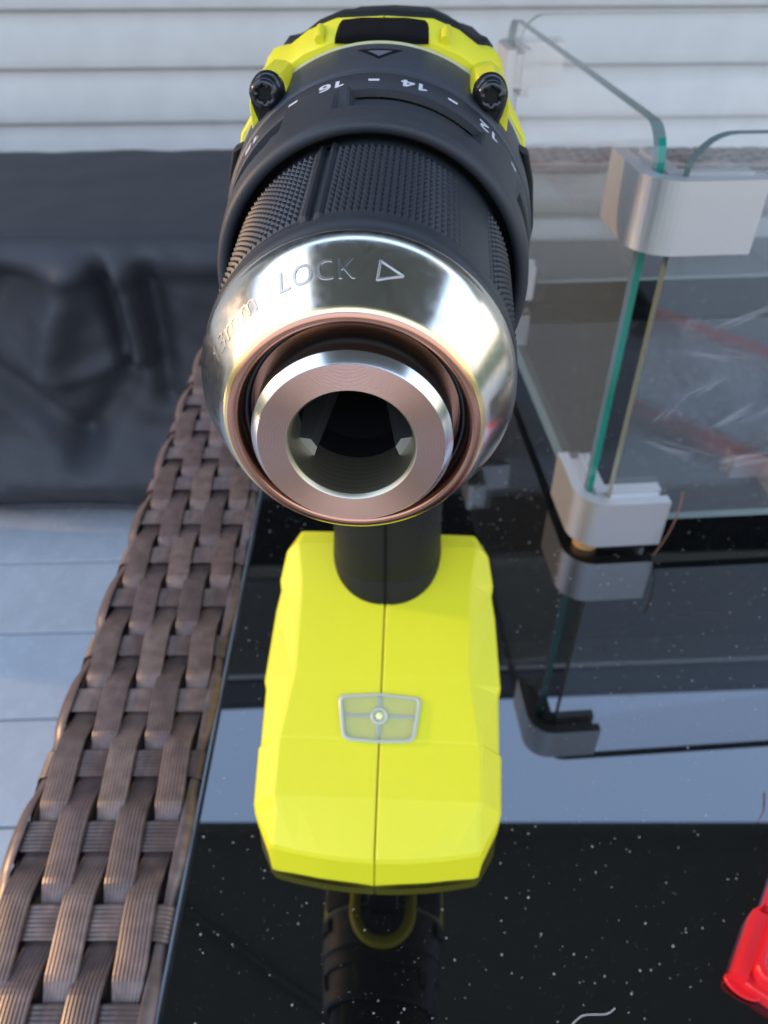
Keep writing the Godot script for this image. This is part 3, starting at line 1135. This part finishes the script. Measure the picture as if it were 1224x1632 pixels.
func build_gear_case(d: Node3D) -> void:
	var st := tool()
	lathe(st, [[[138.3, 26.0], [138.3, 27.0]], [[138.3, 27.0], [138.6, 27.35], [139.4, 27.55], [150.0, 28.35], [153.8, 28.6]], [[153.8, 28.6], [154.1, 28.4], [154.2, 24.0]]], 160)
	var g := obj("gear_case", st, M.gear_plastic, d)
	st = tool()
	lathe(st, [[[154.15, 28.2], [154.25, 28.8], [154.6, 28.9], [155.1, 28.85], [155.3, 28.4]]], 160)
	obj("trim_ring", st, M.cream_trim, g)
	# pointer: a sunk triangle that points at the numbers
	st = tool()
	fresh(st, true)
	var p := []
	for q in [[-4.0, 150.2], [4.0, 150.2], [0.0, 144.0]]:
		var a: float = q[0] / 28.2
		p.append(Vector2(a, q[1]))
	var onto := func(a: float, dist: float, up: float) -> Vector3:
		var r := lerpf(27.55, 28.35, (dist - 139.4) / 10.6) + up
		return dp(r * sin(a), r * cos(a), dist)
	for q in [[0.142, 150.2, 6.2, 0.03, M.cavity, "pointer"], [0.075, 149.0, 3.4, 0.07, M.pointer_grey, "pointer_face"]]:
		st = tool()
		fresh(st, true)
		for k in 16:
			var a0: float = lerpf(-q[0], q[0], k / 16.0)
			var a1: float = lerpf(-q[0], q[0], (k + 1) / 16.0)
			var d0: float = q[1] - q[2] * (1.0 - absf(a0) / q[0])
			var d1: float = q[1] - q[2] * (1.0 - absf(a1) / q[0])
			quad(st, onto.call(a0, q[1], q[3]), onto.call(a1, q[1], q[3]), onto.call(a1, d1, q[3]), onto.call(a0, d0, q[3]))
		obj(q[5], st, q[4], g)
	# screw lugs
	for s in [-1.0, 1.0]:
		var rows := []
		for q in [[140.6, 0.82], [141.2, 1.0], [143.6, 1.03]]:
			var row := PackedVector3Array()
			for k in 28:
				var a := TAU * k / 28
				var x := 2.85 * sin(a)
				var y := 3.0 * cos(a)
				if y < 0.0:
					y *= 2.2
					x *= 1.0 - 0.45 * pow(-y / 7.0, 1.2)
				row.append(dp(s * 18.5 + x * q[1], 23.2 + y * q[1], q[0]))
			rows.append(row)
		st = tool()
		loft(st, rows, true, false)
		var lug := obj("screw_lug", st, M.gloss_black, g)
		st = tool()
		var head := []
		for q in [[140.7, 2.35], [139.4, 2.3], [139.0, 1.9], [139.0, 1.25], [139.9, 1.1]]:
			var row := PackedVector3Array()
			for k in 36:
				var a := TAU * k / 36
				var r: float = q[1]
				if r < 1.3: r *= 1.0 + 0.16 * cos(6.0 * a)
				row.append(dp(s * 18.5 + r * sin(a), 23.5 + r * cos(a), q[0]))
			head.append(row)
		grid(st, head, true)
		fan(st, head[4], true)
		obj("screw", st, M.gloss_black, lug)
		# the yellow shoulder of the housing behind the lug
		rows = []
		for q in [[143.2, 0.98], [143.7, 1.05], [157.5, 1.05]]:
			var row := PackedVector3Array()
			for e in [[-2.9, -7.0], [-3.0, 0.4], [-2.0, 2.3], [0.8, 2.6], [2.6, 1.4], [3.3, -2.0], [3.2, -7.0]]:
				row.append(dp(s * (18.5 + e[0] * q[1]), 23.2 + e[1] * q[1] - (q[0] - 143.2) * 0.03, q[0]))
			rows.append(row)
		st = tool()
		loft(st, rows)
		obj("housing_shoulder", st, M.yellow_plastic, d)

func build_collar(d: Node3D) -> void:
	# the torque collar: rolled lip in front, stepped finger grips, a smooth ring of numbers behind
	var P := [[124.0, 22.6], [119.4, 22.8], [118.2, 23.0], [117.8, 23.4], [117.7, 24.0], [117.9, 24.5], [118.6, 24.95], [119.8, 25.15], [121.2, 25.3], [123.4, 25.55], [123.7, 25.5], [124.0, 24.55], [130.7, 24.8], [131.0, 24.7], [131.05, 24.6]]
	var segs := 480
	var rows := []
	for q in P:
		var row := PackedVector3Array()
		for k in segs:
			var a := 360.0 * k / segs
			var dist: float = q[0]
			# finger grips, five times round: a slanting ramp, a sunk floor, then a gentle rise to the next
			var ph := fposmod(a + 8.5 + (131.0 - dist) * 0.75, 72.0)
			var low := smoothstep(0.0, 2.2, ph) * (1.0 - smoothstep(47.0, 49.0, ph))
			var r: float = q[1]
			if dist > 121.0 and r > 24.5:
				r = lerpf(lerpf(25.4, 26.75, (dist - 121.2) / 9.8), r, low)
			row.append(dp(r * sin(deg_to_rad(a)), r * cos(deg_to_rad(a)), dist))
		rows.append(row)
	var st := tool()
	grid(st, rows.slice(0, 9), true)
	for k in range(8, 14): grid(st, rows.slice(k, k + 2), true, false, true)
	var c := obj("torque_collar", st, M.collar_plastic, d)
	st = tool()
	lathe(st, [[[131.1, 25.0], [131.1, 26.1]], [[131.1, 26.1], [131.4, 26.35], [137.6, 26.95], [138.0, 26.8]], [[138.0, 26.8], [138.1, 25.6]]], 160)
	var nr := obj("number_ring", st, M.collar_plastic, c)
	var on_ring := func(a0: float) -> Callable:
		return func(x: float, y: float, z: float) -> Vector3:
			var dist := 134.4 - y
			var r := lerpf(26.35, 26.95, (dist - 131.4) / 6.2) + 0.02 + z
			var a := a0 - x / 26.6     # letters stand on their heads: they are read from behind the drill
			dist = 134.4 - y
			return dp(r * sin(a), r * cos(a), dist)
	for q in [["16", -15.0], ["14", 13.2], ["12", 43.0], ["18", -50.0]]:
		put("number", lettering(q[0], 2.9, 0.05, on_ring.call(deg_to_rad(q[1])), true), M.white_print, nr)
	for a in [-0.6, -29.5, 27.0, -64.0, 58.0]:
		st = tool()
		fresh(st, true)
		var on: Callable = on_ring.call(deg_to_rad(a))
		quad(st, on.call(-0.85, -0.48, 0.05), on.call(0.85, -0.48, 0.05), on.call(0.85, 0.48, 0.05), on.call(-0.85, 0.48, 0.05))
		obj("dash", st, M.white_print, nr)

func knurl(a: float) -> float:
	# how far the pyramids stand out at an angle (degrees from the top, + to the right)
	var ph := fposmod(a + 16.0, 120.0)
	return smoothstep(3.4, 5.0, ph) * (1.0 - smoothstep(28.0, 60.0, ph)) + smoothstep(66.0, 76.0, ph) * (1.0 - smoothstep(115.0, 116.6, ph))

func build_chuck(d: Node3D) -> void:
	# ---- sleeve
	var st := tool()
	var n := 300
	var m := 34
	var rows := []
	for j in m + 1:
		var dist := lerpf(91.6, 119.0, float(j) / m)
		var row := PackedVector3Array()
		for i in n:
			var a := 360.0 * i / n
			var r := lerpf(20.45, 21.7, (dist - 91.6) / 27.4)
			if i % 2 == 1 and j % 2 == 1 and j > 1 and j < m - 1: r += 0.5 * knurl(a)
			# two ridges and a groove between the knurled fields
			var ph := fposmod(a + 16.0 + 60.0, 120.0) - 60.0
			if absf(ph) < 3.2:
				r += (0.5 if absf(ph) > 1.3 else -0.35) * smoothstep(92.0, 93.5, dist)
			row.append(dp(r * sin(deg_to_rad(a)), r * cos(deg_to_rad(a)), dist))
		rows.append(row)
	fresh(st, true)
	for j in m:
		var p: PackedVector3Array = rows[j]
		var q: PackedVector3Array = rows[j + 1]
		for i in n:
			var k := (i + 1) % n
			# the diagonal runs through the corner that carries the peak
			if (i % 2 == 1) == (j % 2 == 1): quad(st, p[i], p[k], q[k], q[i])
			else: quad(st, p[k], q[k], q[i], p[i])
	lathe(st, [[[88.2, 19.6], [88.3, 20.1], [88.9, 20.5], [90.4, 20.75], [91.2, 20.7], [91.6, 20.45]], [[119.0, 21.7], [126.0, 21.9]]], 150)
	var sleeve := obj("chuck_sleeve", st, M.sleeve_plastic, d)
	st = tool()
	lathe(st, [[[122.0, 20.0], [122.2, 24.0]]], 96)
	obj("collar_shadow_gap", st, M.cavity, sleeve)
	# ---- chrome cone
	st = tool()
	lathe(st, [[[77.8, 15.8], [78.3, 16.15], [79.0, 16.6], [81.0, 17.75], [83.0, 18.85], [84.2, 19.5], [85.2, 19.98], [86.2, 20.3], [87.2, 20.42], [88.1, 20.38], [88.4, 20.0]]], 192)
	var cone := obj("chrome_cone", st, M.chrome, d)
	var on_cone := func(a0: float, d0: float) -> Callable:
		return func(x: float, y: float, z: float) -> Vector3:
			# y runs up the slope towards the back of the chuck
			var dist := d0 + y * 0.872
			var r := 16.6 + (dist - 79.0) * 0.5625 + 0.02
			var a := a0 + x / r
			var o := Vector2(0.872, -0.49) * z    # outward: radius and towards the nose
			return dp((r + o.x) * sin(a), (r + o.x) * cos(a), dist + o.y)
	put("lettering", lettering("LOCK", 2.7, 0.09, on_cone.call(deg_to_rad(-13.5), 81.8)), M.engraved, cone)
	put("lettering", lettering("13mm", 2.5, 0.06, on_cone.call(deg_to_rad(-53.0), 81.6)), M.engraved, cone)
	# an outlined arrowhead after the word
	st = tool()
	var on: Callable = on_cone.call(deg_to_rad(13.0), 81.9)
	var loop := PackedVector3Array()
	for q in [Vector2(-1.2, 1.3), Vector2(1.6, 0.0), Vector2(-1.2, -1.3), Vector2(-1.2, 1.3), Vector2(1.6, 0.0)]: loop.append(on.call(q.x, q.y, 0.05))
	for k in 3: tube(st, PackedVector3Array([loop[k], loop[k + 1]]), 0.00016, 6)
	obj("arrow", st, M.engraved, cone)
	# ---- rim
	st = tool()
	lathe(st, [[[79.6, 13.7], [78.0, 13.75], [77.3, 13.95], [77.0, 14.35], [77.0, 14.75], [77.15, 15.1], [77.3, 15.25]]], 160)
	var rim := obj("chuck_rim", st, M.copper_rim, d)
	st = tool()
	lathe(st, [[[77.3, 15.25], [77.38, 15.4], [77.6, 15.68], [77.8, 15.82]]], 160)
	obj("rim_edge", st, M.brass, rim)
	# ---- recess behind the rim
	st = tool()
	lathe(st, [[[79.6, 13.66], [79.3, 13.3], [79.6, 12.95], [80.6, 12.85], [82.0, 12.8]]], 128)
	obj("recess_ring", st, M.gloss_black, d)
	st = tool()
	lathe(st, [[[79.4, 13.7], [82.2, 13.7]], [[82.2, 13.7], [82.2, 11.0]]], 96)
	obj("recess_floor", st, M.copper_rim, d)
	# ---- nose
	st = tool()
	lathe(st, [[[84.0, 11.95], [74.9, 11.95]], [[74.9, 11.95], [74.7, 11.85], [73.75, 11.15], [73.62, 11.02]]], 160)
	var nose := obj("chuck_nose", st, M.steel, d)
	var face := []
	for k in 41:
		var r := lerpf(11.02, 7.72, k / 40.0)
		face.append([73.6 + (0.035 if k % 2 == 1 else 0.0), r])
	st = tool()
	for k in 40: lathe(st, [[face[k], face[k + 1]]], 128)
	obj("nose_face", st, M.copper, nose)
	st = tool()
	lathe(st, [[[73.6, 7.72], [73.75, 7.55], [74.15, 7.35]]], 96)
	obj("bore_lip", st, M.bore_steel, nose)
	st = tool()
	var bore := [[74.15, 7.35]]
	for k in 17: bore.append([74.6 + k * 0.45, 7.32 if k % 2 == 0 else 7.305])
	for k in bore.size() - 1: lathe(st, [[bore[k], bore[k + 1]]], 96)
	obj("bore", st, M.bore_steel, nose)
	st = tool()
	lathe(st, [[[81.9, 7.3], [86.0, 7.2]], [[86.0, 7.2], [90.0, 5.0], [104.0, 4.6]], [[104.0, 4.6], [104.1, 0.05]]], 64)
	obj("bore_floor", st, M.cavity, nose)  # near-black colour stands for the shade deep in the bore
	# ---- three jaws, drawn back: slanting pins whose ends break through the wall of the bore
	for a0 in [92.0, 212.0, 332.0]:
		var a := deg_to_rad(a0)
		var out := Vector2(cos(a), sin(a))
		var side := Vector2(-sin(a), cos(a))
		st = tool()
		var jr := []
		for q in [[79.0, 8.0], [79.3, 7.9], [98.0, 4.4]]:
			var row := PackedVector3Array()
			for p in [[-2.4, 1.6], [-2.4, 0.2], [-1.3, -1.2], [-0.7, -1.9], [0.7, -1.9], [1.3, -1.2], [2.4, 0.2], [2.4, 1.6]]:
				var v: Vector2 = out * (q[1] + p[1]) + side * p[0]
				row.append(dp(v.x, v.y, q[0]))
			jr.append(row)
		loft(st, jr)
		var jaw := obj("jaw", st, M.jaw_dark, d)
		st = tool()
		var tip := PackedVector3Array()
		for p: Vector3 in jr[0]: tip.append(p + Vector3(0, 0, 0.00004))
		fan(st, tip)
		obj("jaw_tip", st, M.jaw_steel, jaw)

# ---------------------------------------------------------------- small things
func build_case() -> void:
	# a flat clear case with a red rim; its near corner shows at the right-hand lower edge of the picture
	var c := thing("clear_case", "flat clear plastic case with a red ridged rim at the right edge", "case", Vector3(0.0905, TY, -0.0735), 0.0)
	var u := Vector3(0.584, 0, -0.812)     # along the left edge
	var v := Vector3(0.812, 0, 0.584)      # along the near edge
	var L := 0.19
	var W := 0.11
	var at := func(a: float, b: float, y: float) -> Vector3: return u * a + v * b + Vector3(0, y, 0)
	# rim: profile swept round the rectangle, [outwards inset, height]
	var prof := [[0.0, 0.0], [0.0, 0.004], [0.0006, 0.0046], [0.0022, 0.0048], [0.0028, 0.0085], [0.0034, 0.0092], [0.005, 0.0093], [0.0056, 0.0088], [0.0060, 0.0065], [0.0078, 0.0062], [0.0084, 0.0066], [0.0088, 0.0064], [0.0092, 0.002]]
	var rows := []
	for p in prof:
		var row := PackedVector3Array()
		var s: float = p[0] * 0.66
		for q in [[0, 0], [1, 0], [1, 1], [0, 1]]:
			for k in 5:
				var r := 0.003
				var a: float = PI / 2 * k / 4.0
				var base_a: float = (L - s - r) if q[0] == 1 else (s + r)
				var base_b: float = (W - s - r) if q[1] == 1 else (s + r)
				var start: float = [PI, PI * 1.5, 0.0, PI * 0.5][[[0, 3], [1, 2]][q[0]][q[1]]]
				row.append(at.call(base_a + r * cos(start + a), base_b + r * sin(start + a), p[1]))
		rows.append(row)
	var st := tool()
	grid(st, rows, true, false, true)
	obj("rim", st, M.red_plastic, c)
	# a thicker sleeve and a rounded thumb tab on the corner
	st = tool()
	var sl := []
	for q in [0.0005, 0.0012, 0.0195, 0.0225]:
		var row := PackedVector3Array()
		var k := 0.0 if q > 0.02 else 1.0
		for p in [[-0.0022 * k, 0.0], [-0.0022 * k, 0.005], [-0.001 * k, 0.0062], [0.0016, 0.0064 * k + 0.004 * (1 - k)], [0.0016, 0.0]]: row.append(at.call(q, p[0], p[1]))
		sl.append(row)
	loft(st, sl)
	obj("corner_sleeve", st, M.red_plastic, c)
	st = tool()
	var tabs := []
	for y in [0.0006, 0.0008, 0.0018, 0.002]:
		var row := PackedVector3Array()
		var g := 1.0 if y > 0.0007 and y < 0.0019 else 0.93
		for k in 24:
			var a := TAU * k / 24
			row.append(at.call(0.0004 + 0.0022 * g * sin(a), 0.0016 + 0.0046 * g * cos(a), y))
		tabs.append(row)
	loft(st, tabs, true, false)
	obj("thumb_tab", st, M.red_plastic, c)
	# the clear lid, wrinkled
	var n := FastNoiseLite.new()
	n.frequency = 90.0
	n.seed = 9
	n.fractal_octaves = 3
	st = tool()
	var lid := []
	for i in 60:
		var row := PackedVector3Array()
		for j in 40:
			var a := lerpf(0.006, L - 0.006, i / 59.0)
			var b := lerpf(0.006, W - 0.006, j / 39.0)
			row.append(at.call(a, b, 0.0052 + 0.0022 * n.get_noise_2d(a, b * 1.6)))
		lid.append(row)
	grid(st, lid)
	obj("clear_lid", st, M.film, c)
	st = tool()
	fresh(st, true)
	quad(st, at.call(0.008, 0.008, 0.0012), at.call(L - 0.008, 0.008, 0.0012), at.call(L - 0.008, W - 0.008, 0.0012), at.call(0.008, W - 0.008, 0.0012))
	obj("clear_floor", st, M.film, c)

func build_litter() -> void:
	# dust: flat grains lying on the glass
	var st := tool()
	fresh(st, true)
	for k in 5:
		var a := TAU * k / 5
		var b := TAU * (k + 1) / 5
		tri(st, Vector3(sin(a), 0.0, cos(a)), Vector3(sin(b), 0.0, cos(b)), Vector3(0, 0.7, 0))
	var mm := MultiMesh.new()
	mm.transform_format = MultiMesh.TRANSFORM_3D
	mm.mesh = _finish(st)
	mm.mesh.surface_set_material(0, M.dust)
	var spots := []
	for i in 15000:
		var x := rng.randf_range(-0.055, 0.32)
		var z := -rng.randf_range(0.03, 0.5)
		var size := 0.00005 + 0.0003 * pow(rng.randf(), 7.0)
		var squash := rng.randf_range(0.5, 1.0)
		spots.append(Transform3D(Basis(Vector3.UP, rng.randf() * TAU).scaled_local(Vector3(size, size * 0.5, size * squash)), Vector3(x, TY + 0.00002, z)))
	mm.instance_count = spots.size()
	for i in spots.size(): mm.set_instance_transform(i, spots[i])
	var o := MultiMeshInstance3D.new()
	o.name = numbered("dust")
	o.multimesh = mm
	add_child(o)
	tag(o, "fine pale dust lying on the black glass", "dust", "", "stuff")
	# hairs
	var f := [["hair", "short pale curved hair on the glass near the bottom edge", [Vector2(0.046, 0.064), Vector2(0.05, 0.0668), Vector2(0.056, 0.0672), Vector2(0.0585, 0.0685)], 0.00009, "fibre"],
		["hair", "thin dark hair lying on the glass near the right edge", [Vector2(0.113, 0.118), Vector2(0.1165, 0.122), Vector2(0.119, 0.128)], 0.00012, "thread"]]
	for q in f:
		st = tool()
		var c := Curve3D.new()
		for p: Vector2 in q[2]: c.add_point(Vector3(p.x, TY + 0.0004, -p.y), Vector3.ZERO, Vector3.ZERO)
		for i in range(1, c.point_count - 1):
			var t := (c.get_point_position(i + 1) - c.get_point_position(i - 1)) / 6.0
			c.set_point_in(i, -t)
			c.set_point_out(i, t)
		tube(st, c.tessellate(4, 2.0), q[3], 6)
		tag(obj(q[0], st, M[q[4]]), q[1], "hair")
	# a brown thread hanging over the right leg of the near lower clamp
	st = tool()
	var path := PackedVector3Array()
	for k in 13:
		var t := k / 12.0
		path.append(Vector3(0.1168 + 0.0012 * sin(PI * t) - 0.004 * (1.0 - t) * (1.0 - t), TY + 0.001 + 0.034 * t, -0.2352))
	tube(st, path, 0.0003, 6)
	tag(obj("thread", st, M.thread), "thin brown thread curling up beside the nearest lower clamp", "thread")
